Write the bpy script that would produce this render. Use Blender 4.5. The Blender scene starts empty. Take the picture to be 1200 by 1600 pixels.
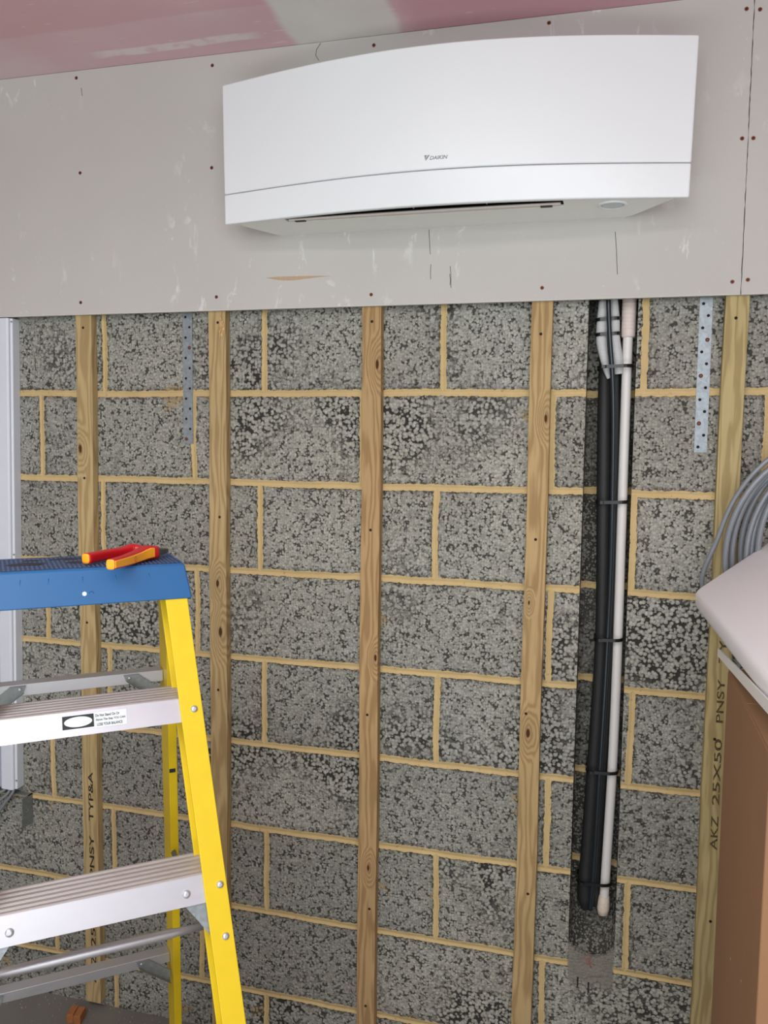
import bpy, bmesh, math, random
from mathutils import Vector, Matrix

# ------------------------------------------------------------------ camera, world, lights, exposure
sc = bpy.context.scene
COL = sc.collection
sc.view_settings.view_transform = 'Standard'
sc.view_settings.look = 'None'
sc.view_settings.gamma = 1.0
sc.view_settings.use_curve_mapping = False
sc.view_settings.exposure = 0.0

cam_data = bpy.data.cameras.new('camera')
cam = bpy.data.objects.new('camera', cam_data)
COL.objects.link(cam)
sc.camera = cam
cam_data.sensor_fit = 'VERTICAL'
cam_data.sensor_height = 36.0
cam_data.lens = 1320.0 / 1600.0 * 36.0
cam_data.clip_start = 0.02


def cam_rot(yaw, pitch, roll):
    Ry = Matrix.Rotation(yaw, 3, 'Z')
    Rx = Matrix.Rotation(pitch, 3, 'X')
    Rr = Matrix.Rotation(roll, 3, 'Y')
    M = Ry @ Rx @ Rr
    return Matrix((M.col[0], M.col[2], -M.col[1])).transposed()


cam.matrix_world = Matrix.Translation((1.2935, -1.9634, 1.5885)) @ cam_rot(0.2647, -0.0854, -0.0124).to_4x4()

world = bpy.data.worlds.new('daylight')
sc.world = world
world.use_nodes = True
world.node_tree.nodes['Background'].inputs[0].default_value = (0.86, 0.93, 1.0, 1)
world.node_tree.nodes['Background'].inputs[1].default_value = 0.34


def area_light(name, loc, target, sx, sy, power, color):
    ld = bpy.data.lights.new(name, 'AREA')
    ld.shape = 'RECTANGLE'
    ld.size, ld.size_y = sx, sy
    ld.energy = power
    ld.color = color
    o = bpy.data.objects.new(name, ld)
    COL.objects.link(o)
    o.location = loc
    o.rotation_euler = (Vector(target) - Vector(loc)).to_track_quat('-Z', 'Y').to_euler()
    return o


# daylight through the wide opening at the front of the room, and an assumed, unseen rooflight behind the camera
area_light('door_daylight', (1.75, -4.0, 1.92), (0.9, 0, 1.92), 3.0, 1.1, 57, (0.90, 0.965, 1.0))
area_light('rooflight_daylight', (0.75, -2.35, 2.60), (0.85, -2.25, 0), 1.9, 1.1, 56, (0.97, 1.0, 0.99))
# added upward fill lamp on the floor, standing in for sunlit-floor bounce
area_light('upward_fill', (1.0, -3.55, 0.03), (1.0, -3.50, 2.5), 4.0, 1.0, 74, (0.96, 1.0, 0.97))

# ------------------------------------------------------------------ helpers
def tag(o, label=None, cat=None, group=None, kind=None):
    if label: o['label'] = label
    if cat: o['category'] = cat
    if group: o['group'] = group
    if kind: o['kind'] = kind
    return o


def empty(name, loc, rz=0.0, **k):
    o = bpy.data.objects.new(name, None)
    COL.objects.link(o)
    o.location = loc
    o.rotation_euler = (0, 0, rz)
    o.empty_display_size = 0.05
    tag(o, **k)
    return o


class MB:
    """collects shapes, then links them as one mesh object"""
    def __init__(self):
        self.v, self.f, self.s = [], [], []

    def add(self, verts, faces, smooth=False):
        n = len(self.v)
        self.v += [tuple(p) for p in verts]
        self.f += [tuple(i + n for i in f) for f in faces]
        self.s += [smooth] * len(faces)
        return self

    def box(self, x0, x1, y0, y1, z0, z1):
        v = [(x, y, z) for z in (z0, z1) for y in (y0, y1) for x in (x0, x1)]
        return self.add(v, [(0, 2, 3, 1), (4, 5, 7, 6), (0, 1, 5, 4), (2, 6, 7, 3), (0, 4, 6, 2), (1, 3, 7, 5)])

    def loft(self, rings, cap=True, smooth=False, closed=True):
        """rings: lists of the same number of 3-D points"""
        n = len(rings[0])
        v = [p for r in rings for p in r]
        f = []
        for i in range(len(rings) - 1):
            for j in range(n if closed else n - 1):
                k = (j + 1) % n
                f.append((i * n + j, i * n + k, (i + 1) * n + k, (i + 1) * n + j))
        if smooth and cap:
            self.add(v, f, True)
            self.add(rings[0], [tuple(range(n))[::-1]])
            self.add(rings[-1], [tuple(range(n))])
            return self
        if cap:
            f.append(tuple(range(n))[::-1])
            f.append(tuple(range((len(rings) - 1) * n, len(rings) * n)))
        return self.add(v, f, smooth)

    def tube(self, pts, r, seg=12, cap=True, squash=1.0):
        pts = [Vector(p) for p in pts]
        if not hasattr(r, '__len__'): r = [r] * len(pts)
        rings = []
        up = None
        for i, p in enumerate(pts):
            a = pts[max(i - 1, 0)]; b = pts[min(i + 1, len(pts) - 1)]
            t = (b - a).normalized()
            if up is None:
                up = t.orthogonal().normalized()
            else:
                up = (up - t * up.dot(t)).normalized()
            w = t.cross(up)
            rings.append([tuple(p + (up * math.cos(2 * math.pi * k / seg) + w * squash * math.sin(2 * math.pi * k / seg)) * r[i])
                          for k in range(seg)])
        return self.loft(rings, cap, True)

    def disc(self, c, axis, r, h, seg=16, dome=0.0):
        c = Vector(c); a = Vector(axis).normalized()
        u = a.orthogonal().normalized(); w = a.cross(u)
        prof = [(1.0, 0.0), (1.0, h * (1 - dome)), (0.8, h * (1 - dome * .35)), (0.4, h)] if dome else [(1, 0), (1, h)]
        rings = [[tuple(c + a * hh + (u * math.cos(2 * math.pi * k / seg) + w * math.sin(2 * math.pi * k / seg)) * r * rr)
                  for k in range(seg)] for rr, hh in prof]
        return self.loft(rings, True, bool(dome))

    def build(self, name, mat, parent=None, bevel=0.0, segs=2, angle=35, **k):
        me = bpy.data.meshes.new(name)
        me.from_pydata(self.v, [], self.f)
        for p, s in zip(me.polygons, self.s): p.use_smooth = s
        bm = bmesh.new(); bm.from_mesh(me)
        bmesh.ops.remove_doubles(bm, verts=bm.verts, dist=1e-6)
        bmesh.ops.recalc_face_normals(bm, faces=bm.faces)
        bm.to_mesh(me); bm.free()
        me.materials.append(mat)
        o = bpy.data.objects.new(name, me)
        COL.objects.link(o)
        if parent is not None: o.parent = parent
        if bevel:
            m = o.modifiers.new('bevel', 'BEVEL')
            m.width = bevel; m.segments = segs; m.limit_method = 'ANGLE'; m.angle_limit = math.radians(angle)
            m.harden_normals = True
            for p in me.polygons: p.use_smooth = True
        tag(o, **k)
        return o


def _cm(pts, n):
    P = [Vector(p) for p in pts]
    P = [P[0] * 2 - P[1]] + P + [P[-1] * 2 - P[-2]]
    out = []
    for i in range(1, len(P) - 2):
        for k in range(n):
            t = k / n
            out.append((2 * P[i] + (P[i + 1] - P[i - 1]) * t + (2 * P[i - 1] - 5 * P[i] + 4 * P[i + 1] - P[i + 2]) * t * t
                        + (-P[i - 1] + 3 * P[i] - 3 * P[i + 1] + P[i + 2]) * t ** 3) * 0.5)
    out.append(P[-2])
    return out


def curve_fill(name, splines, depth, mat, matrix, parent=None, **k):
    """flat outline with holes, given thickness; matrix places it (outline in local x, y)"""
    cu = bpy.data.curves.new(name, 'CURVE')
    cu.dimensions = '2D'; cu.fill_mode = 'BOTH'; cu.extrude = depth / 2
    for pts in splines:
        s = cu.splines.new('POLY'); s.points.add(len(pts) - 1)
        for p, (x, y) in zip(s.points, pts): p.co = (x, y, 0, 1)
        s.use_cyclic_u = True
    return curve_to_mesh(name, cu, mat, matrix, parent, **k)


def curve_to_mesh(name, cu, mat, matrix, parent=None, **k):
    tmp = bpy.data.objects.new('tmp', cu)
    COL.objects.link(tmp)
    bpy.context.view_layer.update()
    dg = bpy.context.evaluated_depsgraph_get()
    me = bpy.data.meshes.new_from_object(tmp.evaluated_get(dg))
    bpy.data.objects.remove(tmp)
    me.transform(matrix)
    me.materials.clear(); me.materials.append(mat)
    o = bpy.data.objects.new(name, me)
    COL.objects.link(o)
    if parent is not None: o.parent = parent
    tag(o, **k)
    return o


def text_mesh(name, body, length, height, mat, matrix, parent=None, depth=0.0004, shear=0.0, bold=0.0, **k):
    """lettering of the given length and height, starting at the matrix' origin"""
    cu = bpy.data.curves.new(name, 'FONT')
    cu.body = body; cu.size = 1.0; cu.shear = shear; cu.offset = bold; cu.extrude = 0.01
    o = curve_to_mesh(name, cu, mat, Matrix.Identity(4), parent, **k)
    xs = [v.co.x for v in o.data.vertices]; ys = [v.co.y for v in o.data.vertices]
    x0, x1, y0, y1 = min(xs), max(xs), min(ys), max(ys)
    S = Matrix.Diagonal((length / (x1 - x0), height / (y1 - y0), depth / 0.02, 1)) @ Matrix.Translation((-x0, -y0, 0))
    o.data.transform(matrix @ S)
    return o


def circ(cx, cy, r, n=14, ry=None):
    ry = ry or r
    return [(cx + r * math.cos(2 * math.pi * i / n), cy + ry * math.sin(2 * math.pi * i / n)) for i in range(n)]


# frame that maps local x,y to world for things lying on a wall facing -Y (x right, y up, z towards the room)
def wall_frame(x, y, z, rot=0.0):
    return Matrix.Translation((x, y, z)) @ Matrix.Rotation(math.pi / 2, 4, 'X') @ Matrix.Rotation(rot, 4, 'Z')


# ------------------------------------------------------------------ materials
def srgb(r, g, b):
    f = lambda c: (c / 255) / 12.92 if c / 255 <= 0.04045 else ((c / 255 + 0.055) / 1.055) ** 2.4
    return (f(r), f(g), f(b), 1)


class NT:
    def __init__(self, name):
        self.m = bpy.data.materials.new(name)
        self.m.use_nodes = True
        self.t = self.m.node_tree
        self.bsdf = self.t.nodes['Principled BSDF']

    def n(self, kind, **props):
        nd = self.t.nodes.new(kind)
        for k, v in props.items(): setattr(nd, k, v)
        return nd

    def put(self, sock, v):
        if isinstance(v, bpy.types.NodeSocket): self.t.links.new(v, sock)
        elif hasattr(v, '__len__') and sock.type == 'VECTOR': sock.default_value = v[:3]
        else: sock.default_value = v

    def math(self, op, a, b=0.0, c=None, clamp=False):
        nd = self.n('ShaderNodeMath', operation=op, use_clamp=clamp)
        self.put(nd.inputs[0], a); self.put(nd.inputs[1], b)
        if c is not None: self.put(nd.inputs[2], c)
        return nd.outputs[0]

    def step(self, v, lo, hi, a=0.0, b=1.0):
        nd = self.n('ShaderNodeMapRange', interpolation_type='SMOOTHSTEP')
        self.put(nd.inputs[0], v); self.put(nd.inputs[1], lo); self.put(nd.inputs[2], hi)
        self.put(nd.inputs[3], a); self.put(nd.inputs[4], b)
        return nd.outputs[0]

    def mix(self, f, a, b):
        nd = self.n('ShaderNodeMix', data_type='RGBA')
        self.put(nd.inputs[0], f); self.put(nd.inputs[6], a); self.put(nd.inputs[7], b)
        return nd.outputs[2]

    def mixf(self, f, a, b):
        nd = self.n('ShaderNodeMix', data_type='FLOAT')
        self.put(nd.inputs[0], f); self.put(nd.inputs[2], a); self.put(nd.inputs[3], b)
        return nd.outputs[0]

    def scalecol(self, col, f):
        nd = self.n('ShaderNodeVectorMath', operation='SCALE')
        self.put(nd.inputs[0], col); self.put(nd.inputs[3], f)
        return nd.outputs[0]

    def pos(self):
        return self.n('ShaderNodeNewGeometry').outputs['Position']

    def obj(self):
        return self.n('ShaderNodeTexCoord').outputs['Object']

    def sep(self, v):
        nd = self.n('ShaderNodeSeparateXYZ'); self.put(nd.inputs[0], v)
        return nd.outputs[0], nd.outputs[1], nd.outputs[2]

    def comb(self, x, y, z):
        nd = self.n('ShaderNodeCombineXYZ')
        for i, v in enumerate((x, y, z)): self.put(nd.inputs[i], v)
        return nd.outputs[0]

    def noise(self, vec, scale, detail=3.0, rough=0.5, dist=0.0, out=0):
        nd = self.n('ShaderNodeTexNoise')
        self.put(nd.inputs['Vector'], vec); nd.inputs['Scale'].default_value = scale
        nd.inputs['Detail'].default_value = detail; nd.inputs['Roughness'].default_value = rough
        nd.inputs['Distortion'].default_value = dist
        return nd.outputs[out]

    def voro(self, vec, scale, feature='F1', out='Distance', rnd=1.0):
        nd = self.n('ShaderNodeTexVoronoi', feature=feature)
        self.put(nd.inputs['Vector'], vec); nd.inputs['Scale'].default_value = scale
        nd.inputs['Randomness'].default_value = rnd
        return nd.outputs[out]

    def bump(self, h, strength=0.5, dist=0.002):
        nd = self.n('ShaderNodeBump')
        nd.inputs['Strength'].default_value = strength; nd.inputs['Distance'].default_value = dist
        self.put(nd.inputs['Height'], h)
        self.t.links.new(nd.outputs[0], self.bsdf.inputs['Normal'])

    def out(self, col=None, rough=None, metal=None, spec=None):
        if col is not None: self.put(self.bsdf.inputs['Base Color'], col)
        if rough is not None: self.put(self.bsdf.inputs['Roughness'], rough)
        if metal is not None: self.put(self.bsdf.inputs['Metallic'], metal)
        if spec is not None: self.put(self.bsdf.inputs['Specular IOR Level'], spec)
        return self.m


def plain(name, col, rough=0.5, metal=0.0, var=0.06, scale=40.0, bump=0.0, bscale=200.0, spec=0.5):
    t = NT(name)
    p = t.obj()
    f = t.math('MULTIPLY_ADD', t.noise(p, scale, 4), 2 * var, 1 - var)
    if bump: t.bump(t.noise(p, bscale, 3), bump, 0.001)
    return t.out(t.scalecol(col, f), rough, metal, spec)


def block_material():
    t = NT('aggregate_block')
    P = t.pos()
    x, y, z = t.sep(P)
    # wobble of the joints: broad (hand laid) and fine (ragged aggregate)
    wob = t.math('SUBTRACT', t.noise(P, 5, 2), 0.5)
    z2 = t.math('ADD', z, t.math('MULTIPLY', wob, 0.010))
    x2 = t.math('ADD', x, t.math('MULTIPLY', t.math('SUBTRACT', t.noise(P, 6.3, 2), 0.5), 0.012))
    r = t.math('DIVIDE', t.math('SUBTRACT', 1.70, z2), 0.2243)
    k = t.math('FLOOR', r)
    fr = t.math('SUBTRACT', r, k)
    dz = t.math('MULTIPLY', t.math('MINIMUM', fr, t.math('SUBTRACT', 1.0, fr)), 0.2243)
    par = t.math('FLOORED_MODULO', k, 2.0)
    off = t.math('SUBTRACT', 0.262, t.math('MULTIPLY', par, 0.262 - 0.0))
    off = t.math('SUBTRACT', off, t.math('MULTIPLY', t.math('COMPARE', k, 1.0, 0.1), 0.011))
    off = t.math('SUBTRACT', off, t.math('MULTIPLY', t.math('COMPARE', k, 0.0, 0.1), 0.007))
    off = t.math('ADD', off, t.math('MULTIPLY', t.math('GREATER_THAN', k, 3.5), 0.006))
    u = t.math('DIVIDE', t.math('SUBTRACT', x2, off), 0.4505)
    ku = t.math('FLOOR', u)
    fu = t.math('SUBTRACT', u, ku)
    dx = t.math('MULTIPLY', t.math('MINIMUM', fu, t.math('SUBTRACT', 1.0, fu)), 0.4505)
    d = t.math('MINIMUM', t.math('ADD', dz, 0.0), t.math('ADD', dx, 0.001))
    rag = t.math('MULTIPLY', t.math('SUBTRACT', t.noise(P, 75, 3, 0.65), 0.5), 0.011)
    dd = t.math('ADD', d, rag)
    mortar = t.step(dd, 0.0078, 0.0096, 1.0, 0.0)
    edge = t.step(dd, 0.008, 0.020, 1.0, 0.0)
    wn = t.n('ShaderNodeTexWhiteNoise', noise_dimensions='2D')
    t.put(wn.inputs['Vector'], t.comb(ku, k, 0.0))
    bid = wn.outputs['Value']
    # pebbles
    coarse = t.step(t.math('ADD', t.noise(P, 3.2, 3), t.math('MULTIPLY', t.math('SUBTRACT', bid, 0.5), 0.16)), 0.50, 0.66)
    coarse = t.math('MAXIMUM', coarse, t.math('MULTIPLY', edge, 0.45))
    open1 = None
    d1 = t.voro(P, 165, rnd=0.85); d2 = t.voro(P, 118, rnd=0.8)
    open1 = t.noise(P, 45, 3, 0.65)
    lo1 = t.step(open1, 0.34, 0.68, 0.86, 0.50)
    lo2 = t.step(open1, 0.30, 0.68, 0.70, 0.46)
    lo1 = t.math('SUBTRACT', lo1, t.step(y, 0.006, 0.012, 0.0, 0.22))
    crack1 = t.step(d1, lo1, t.math('ADD', lo1, 0.16), 0.0, 1.0)
    crack2 = t.step(d2, lo2, t.math('ADD', lo2, 0.16), 0.0, 1.0)
    crack = t.mixf(coarse, crack1, crack2)
    # recess shade painted into the chase faces, on top of wider open voids
    chase_shade = t.step(y, 0.006, 0.012, 0.0, 1.0)
    deep = t.step(t.noise(P, 130, 2, 0.6), 0.63, 0.70)
    deep = t.math('MULTIPLY', deep, t.mixf(coarse, 0.75, 0.6))
    dark = t.math('MAXIMUM', t.math('MULTIPLY', crack, t.mixf(coarse, 0.85, 0.95)), deep)
    rim = t.mixf(coarse, t.step(d1, 0.1, 0.6, 1.0, 0.74), t.step(d2, 0.1, 0.6, 1.0, 0.70))  # round shading of each pebble put into the colour, darker towards its rim
    pcol = t.voro(P, 165, 'F1', 'Color', 0.85)
    pr, _, _ = t.sep(pcol)
    tone = t.math('MULTIPLY', t.math('MULTIPLY_ADD', pr, 0.46, 0.86), rim)
    tone = t.math('MULTIPLY', tone, t.math('MULTIPLY_ADD', bid, 0.22, 0.89))
    tone = t.math('MULTIPLY', tone, t.math('MULTIPLY_ADD', t.noise(P, 2.0, 3), 0.5, 0.75))
    dark = t.math('MAXIMUM', dark, t.math('MULTIPLY', t.math('MULTIPLY', edge, t.step(t.noise(P, 85, 3, .6), 0.50, 0.60)), 0.92))
    # smooth ground patch below the chase
    zn = t.math('ADD', z, t.math('MULTIPLY', t.math('SUBTRACT', t.noise(P, 30, 4, .6), .5), 0.06))
    smo = t.math('MULTIPLY', t.math('MULTIPLY', t.step(x, 1.226, 1.231), t.step(x, 1.330, 1.335, 1.0, 0.0)), t.math('MULTIPLY', t.step(zn, 0.285, 0.325), t.math('MULTIPLY', t.step(z, 0.42, 0.44, 1.0, 0.0), t.step(y, 0.006, 0.012, 1.0, 0.0))))
    dark = t.math('MULTIPLY', dark, t.math('MULTIPLY_ADD', smo, -0.85, 1.0))
    mortar = t.math('MULTIPLY', mortar, t.math('SUBTRACT', 1.0, smo))
    warm = t.mix(t.noise(P, 1.7, 2), srgb(161, 163, 156), srgb(168, 163, 150))
    base = t.scalecol(warm, tone)
    base = t.mix(t.math('MULTIPLY', chase_shade, 0.5), base, srgb(70, 66, 60))
    base = t.mix(dark, base, srgb(44, 43, 40))
    # smears of mortar left on the faces
    sm = t.step(t.math('ADD', t.noise(P, 7.5, 4, 0.6), t.math('MULTIPLY', edge, 0.06)), 0.655, 0.70, 0.0, 0.6)
    base = t.mix(t.math('MULTIPLY', sm, t.math('SUBTRACT', 1.0, t.math('MULTIPLY', dark, 0.6))), base, srgb(170, 145, 98))
    base = t.mix(t.math('MULTIPLY', smo, 0.8), base, t.mix(t.noise(P, 50, 4), srgb(108, 103, 95), srgb(142, 136, 126)))
    mcol = t.mix(t.noise(P, 14, 5, 0.6), srgb(190, 163, 114), srgb(222, 197, 146))
    mcol = t.mix(t.step(t.noise(P, 90, 3), 0.62, 0.72, 0, 0.45), mcol, srgb(140, 112, 72))
    col = t.mix(mortar, base, mcol)
    hb = t.math('SUBTRACT', t.math('SUBTRACT', 1.1, dark), t.math('MULTIPLY', t.mixf(coarse, d1, d2), 0.6))
    hm = t.math('ADD', 1.25, t.math('MULTIPLY', t.noise(P, 45, 4), 0.5))
    # the joint is a shallow trowelled groove
    hm = t.math('SUBTRACT', hm, t.step(d, 0.0, 0.008, 0.7, 0.0))
    t.bump(t.mixf(mortar, hb, hm), 0.9, 0.004)
    return t.out(col, 0.92, 0.0, 0.25)


def board_material(name, base, scuff):
    t = NT(name)
    P = t.pos()
    c = t.scalecol(base, t.math('MULTIPLY_ADD', t.noise(P, 2.4, 4), 0.16, 0.92))
    x, y, z = t.sep(P)
    streak = t.noise(t.comb(t.math('MULTIPLY', x, 1.0), y, t.math('MULTIPLY', z, 0.45)), 26, 5, 0.65, 0.6)
    area = t.step(t.noise(P, 3.0, 2), 0.44, 0.60)
    m = t.math('MULTIPLY', t.step(streak, 0.585, 0.66), area)
    fine = t.math('MULTIPLY', t.step(t.noise(P, 130, 2), 0.70, 0.76), 0.5)
    c = t.mix(t.math('MULTIPLY', t.math('MAXIMUM', m, fine), 0.6), c, scuff)
    t.bump(t.noise(P, 320, 2), 0.05, 0.0005)
    return t.out(c, 0.8, 0.0, 0.3)


def ceiling_material():
    t = NT('pink_plasterboard')
    P = t.pos()
    x, y, z = t.sep(P)
    c = t.mix(t.step(t.noise(P, 3, 3), 0.35, 0.7), srgb(226, 190, 196), srgb(230, 206, 210))
    c = t.mix(t.step(x, 0.78, 0.86), c, srgb(216, 172, 182))
    # lighter sheet next to the wall, darker one towards the room
    yy = t.math('ADD', y, t.math('MULTIPLY', t.math('SUBTRACT', t.noise(P, 4, 2), .5), 0.03))
    c = t.mix(t.math('MULTIPLY', t.step(yy, -0.232, -0.222, 1.0, 0.0), 0.55), c, srgb(218, 170, 176))
    # skim of joint filler running along the wall
    band = t.math('MULTIPLY', t.step(yy, -0.122, -0.114), t.step(yy, -0.088, -0.080, 1.0, 0.0))
    band = t.math('MULTIPLY', band, t.step(x, 0.02, 0.10))
    band = t.math('MULTIPLY', band, t.step(x, 0.44, 0.50, 1.0, 0.0))
    band = t.math('MULTIPLY', band, t.step(t.noise(P, 22, 4), 0.30, 0.55))
    c = t.mix(t.math('MULTIPLY', band, 0.8), c, srgb(240, 230, 230))
    # wide grey-white skimmed joint
    xx = t.math('ADD', x, t.math('MULTIPLY', t.math('SUBTRACT', t.noise(P, 7, 3), .5), 0.05))
    j = t.math('MULTIPLY', t.step(xx, 0.535, 0.560), t.step(xx, 0.795, 0.815, 1.0, 0.0))
    c = t.mix(t.math('MULTIPLY', j, 0.95), c, t.mix(t.noise(P, 9, 4), srgb(226, 224, 220), srgb(242, 241, 238)))
    sc_ = t.step(t.noise(t.comb(t.math('MULTIPLY', x, .3), y, z), 60, 3), 0.66, 0.74, 0.0, 0.35)
    c = t.mix(sc_, c, srgb(246, 236, 236))
    return t.out(c, 0.85, 0.0, 0.25)


def wood_material(name, seed, light, darkc, knots, freq=330.0):
    """sawn batten; knots: list of (x, z, size) measured from the batten's own base centre"""
    t = NT(name)
    P = t.obj()
    x, y, z = t.sep(P)
    S = t.comb(t.math('ADD', x, seed * 1.7), t.math('ADD', y, seed * .9), t.math('MULTIPLY', t.math('ADD', z, seed), 0.11))
    wave = t.noise(S, 22, 3, 0.5)
    S2 = t.comb(t.math('ADD', x, seed), y, t.math('MULTIPLY', t.math('ADD', z, seed), 0.30))
    ph = t.math('MULTIPLY_ADD', x, freq, t.math('MULTIPLY', wave, 34.0))
    ph = t.math('ADD', ph, t.math('MULTIPLY', t.noise(S2, 9, 2), 18.0))
    ph = t.math('ADD', ph, t.math('MULTIPLY', y, 210.0))
    spot = 0.0
    for kx, kz, ks in knots:
        dx = t.math('SUBTRACT', x, kx)
        dzz = t.math('MULTIPLY', t.math('SUBTRACT', z, kz), 0.40)
        d = t.math('SQRT', t.math('ADD', t.math('MULTIPLY', dx, dx), t.math('MULTIPLY', dzz, dzz)))
        d = t.math('ADD', d, t.math('MULTIPLY', t.math('SUBTRACT', t.noise(P, 60, 2), .5), 0.003))
        g = t.step(d, 0.0, ks * 4.2, 1.0, 0.0)
        ph = t.math('ADD', ph, t.math('MULTIPLY', g, 26.0))
        spot = t.math('MAXIMUM', spot, t.step(d, ks * 0.35, ks * 0.75, 1.0, 0.0))
        spot = t.math('MAXIMUM', spot, t.math('MULTIPLY', g, 0.14))
    ring = t.math('MULTIPLY_ADD', t.math('SINE', ph), 0.5, 0.5)
    ring = t.math('POWER', ring, 1.6)
    grain = t.noise(t.comb(x, y, t.math('MULTIPLY', t.math('ADD', z, seed), 0.03)), 700, 3, 0.6)
    f = t.math('MULTIPLY_ADD', grain, 0.5, t.math('MULTIPLY', ring, 0.50))
    c = t.mix(t.math('MULTIPLY', t.step(f, 0.12, 0.80), 0.62), light, darkc)
    c = t.scalecol(c, t.math('MULTIPLY_ADD', t.noise(t.comb(x, y, t.math('MULTIPLY', z, .5)), 7, 3), 0.36, 0.82))
    green = t.step(t.noise(P, 5, 2), 0.5, 0.7, 0.0, 0.25)
    c = t.mix(green, c, srgb(150, 138, 92))
    c = t.mix(spot, c, srgb(76, 46, 24))
    t.bump(f, 0.25, 0.001)
    return t.out(c, 0.8, 0.0, 0.25)


def metal_material(name, col, rough=0.35, var=0.10, streak=(1, 1, 1), spangle=0.0, metal=1.0):
    t = NT(name)
    P = t.obj()
    x, y, z = t.sep(P)
    v = t.comb(t.math('MULTIPLY', x, streak[0]), t.math('MULTIPLY', y, streak[1]), t.math('MULTIPLY', z, streak[2]))
    n1 = t.noise(v, 60, 4, 0.6)
    c = t.scalecol(col, t.math('MULTIPLY_ADD', n1, 2 * var, 1 - var))
    if spangle:
        g, _, _ = t.sep(t.voro(P, 160, 'F1', 'Color'))
        c = t.scalecol(c, t.math('MULTIPLY_ADD', g, spangle, 1 - spangle / 2))
    t.bump(n1, 0.06, 0.0005)
    return t.out(c, t.math('MULTIPLY_ADD', n1, 0.2, rough - 0.1), metal)


M = {}
M['block'] = block_material()
M['board'] = board_material('grey_plasterboard', srgb(196, 192, 187), srgb(228, 227, 224))
M['boardedge'] = plain('plasterboard_paper_edge', srgb(214, 212, 204), 0.8)
M['ceiling'] = ceiling_material()
M['floor'] = plain('concrete_floor', srgb(124, 122, 116), 0.9, var=0.2, scale=6, bump=0.3, bscale=120)
M['plain_wall'] = plain('painted_block', srgb(150, 148, 142), 0.9, var=0.12, scale=5)
M['white'] = plain('white_appliance_plastic', srgb(236, 239, 241), 0.32, var=0.006, scale=8)
M['casing'] = plain('offwhite_appliance_plastic', srgb(244, 247, 243), 0.42, var=0.01, scale=8)
M['flap'] = plain('warm_white_flap_plastic', srgb(222, 212, 206), 0.4, var=0.02)
M['cavity'] = plain('dark_outlet_plastic', srgb(26, 27, 30), 0.6)
M['grey'] = plain('grey_print', srgb(140, 140, 142), 0.5)
M['sensor'] = plain('pale_blue_grey_sensor_lens', srgb(196, 208, 212), 0.25, var=0.02)
M['pencil'] = plain('pencil_graphite', srgb(96, 94, 92), 0.7)
M['tear'] = plain('torn_brown_paper', srgb(186, 160, 132), 0.9, var=0.2, scale=300)
M['screw'] = plain('brown_phosphate_screw', srgb(120, 62, 44), 0.55, 0.3, var=0.3, scale=600)
M['hole'] = plain('dark_screw_recess', srgb(38, 24, 20), 0.9)
M['galv'] = metal_material('galvanised_steel', srgb(150, 157, 162), 0.5, 0.14, spangle=0.26, metal=0.5)
M['galvdark'] = metal_material('dull_galvanised_steel', srgb(140, 146, 146), 0.5, 0.2, spangle=0.2, metal=0.4)
M['alu'] = metal_material('mill_aluminium', srgb(206, 206, 212), 0.42, 0.06, (0.25, 1, 1), metal=0.75)
M['alufront'] = metal_material('bright_aluminium', srgb(208, 205, 212), 0.36, 0.04, (0.4, 1, 1), metal=0.6)
M['tread'] = metal_material('worn_grooved_aluminium', srgb(190, 182, 180), 0.45, 0.18, (0.15, 1, 1), metal=0.45)
M['yellow'] = plain('yellow_fibreglass', srgb(232, 198, 26), 0.45, var=0.07, scale=30, bump=0.1, bscale=400)
M['blue'] = plain('blue_moulded_plastic', srgb(38, 98, 152), 0.38, var=0.06, scale=14, bump=0.05, bscale=300)
M['bluedark'] = plain('dirty_blue_plastic_top', srgb(46, 62, 92), 0.5, var=0.3, scale=120)
M['bluestud'] = plain('grimy_blue_studs', srgb(62, 84, 124), 0.45, var=0.35, scale=90)
M['black'] = plain('black_rubber_foam', srgb(30, 31, 32), 0.6, var=0.25, scale=60, bump=0.5, bscale=60)
M['cable'] = plain('black_cable_sheath', srgb(34, 42, 48), 0.28, var=0.1)
M['tie'] = plain('black_nylon', srgb(16, 16, 18), 0.35)
M['pvc'] = plain('white_pvc_pipe', srgb(226, 222, 218), 0.35, var=0.03)
M['tape'] = plain('scuffed_pvc_tape', srgb(222, 206, 190), 0.6, var=0.2, scale=150, bump=0.6, bscale=150)
M['red'] = plain('red_handle_plastic', srgb(200, 20, 30), 0.35, var=0.08)
M['orange'] = plain('orange_handle_plastic', srgb(255, 172, 36), 0.4, var=0.05)
M['steel'] = metal_material('tool_steel', srgb(110, 114, 118), 0.35, 0.1)
M['upvc'] = plain('white_cable_trunking', srgb(222, 226, 236), 0.35, var=0.02)
M['greycable'] = plain('grey_cable_sheath', srgb(132, 137, 142), 0.22, var=0.08)
M['board_white'] = plain('white_melamine', srgb(251, 248, 252), 0.3, var=0.004)
M['foam'] = plain('white_packing_strip', srgb(228, 226, 222), 0.6, var=0.03)
M['card'] = plain('brown_cardboard', srgb(146, 108, 76), 0.85, var=0.07, scale=12, bump=0.1, bscale=90)
M['offcut'] = plain('orange_brown_timber', srgb(170, 110, 66), 0.8, var=0.25, scale=80)
M['ink'] = plain('black_stamp_ink', srgb(44, 36, 26), 0.8)
M['sticker'] = plain('white_sticker', srgb(226, 232, 232), 0.5, var=0.02)
M['stickerblack'] = plain('black_sticker_print', srgb(28, 28, 30), 0.5)
M['debris'] = plain('pale_mortar_crumb', srgb(140, 130, 116), 0.9, var=0.3, scale=200)
M['skim'] = plain('smooth_ground_block', srgb(134, 131, 122), 0.85, var=0.34, scale=55, bump=0.5, bscale=150)


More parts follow.
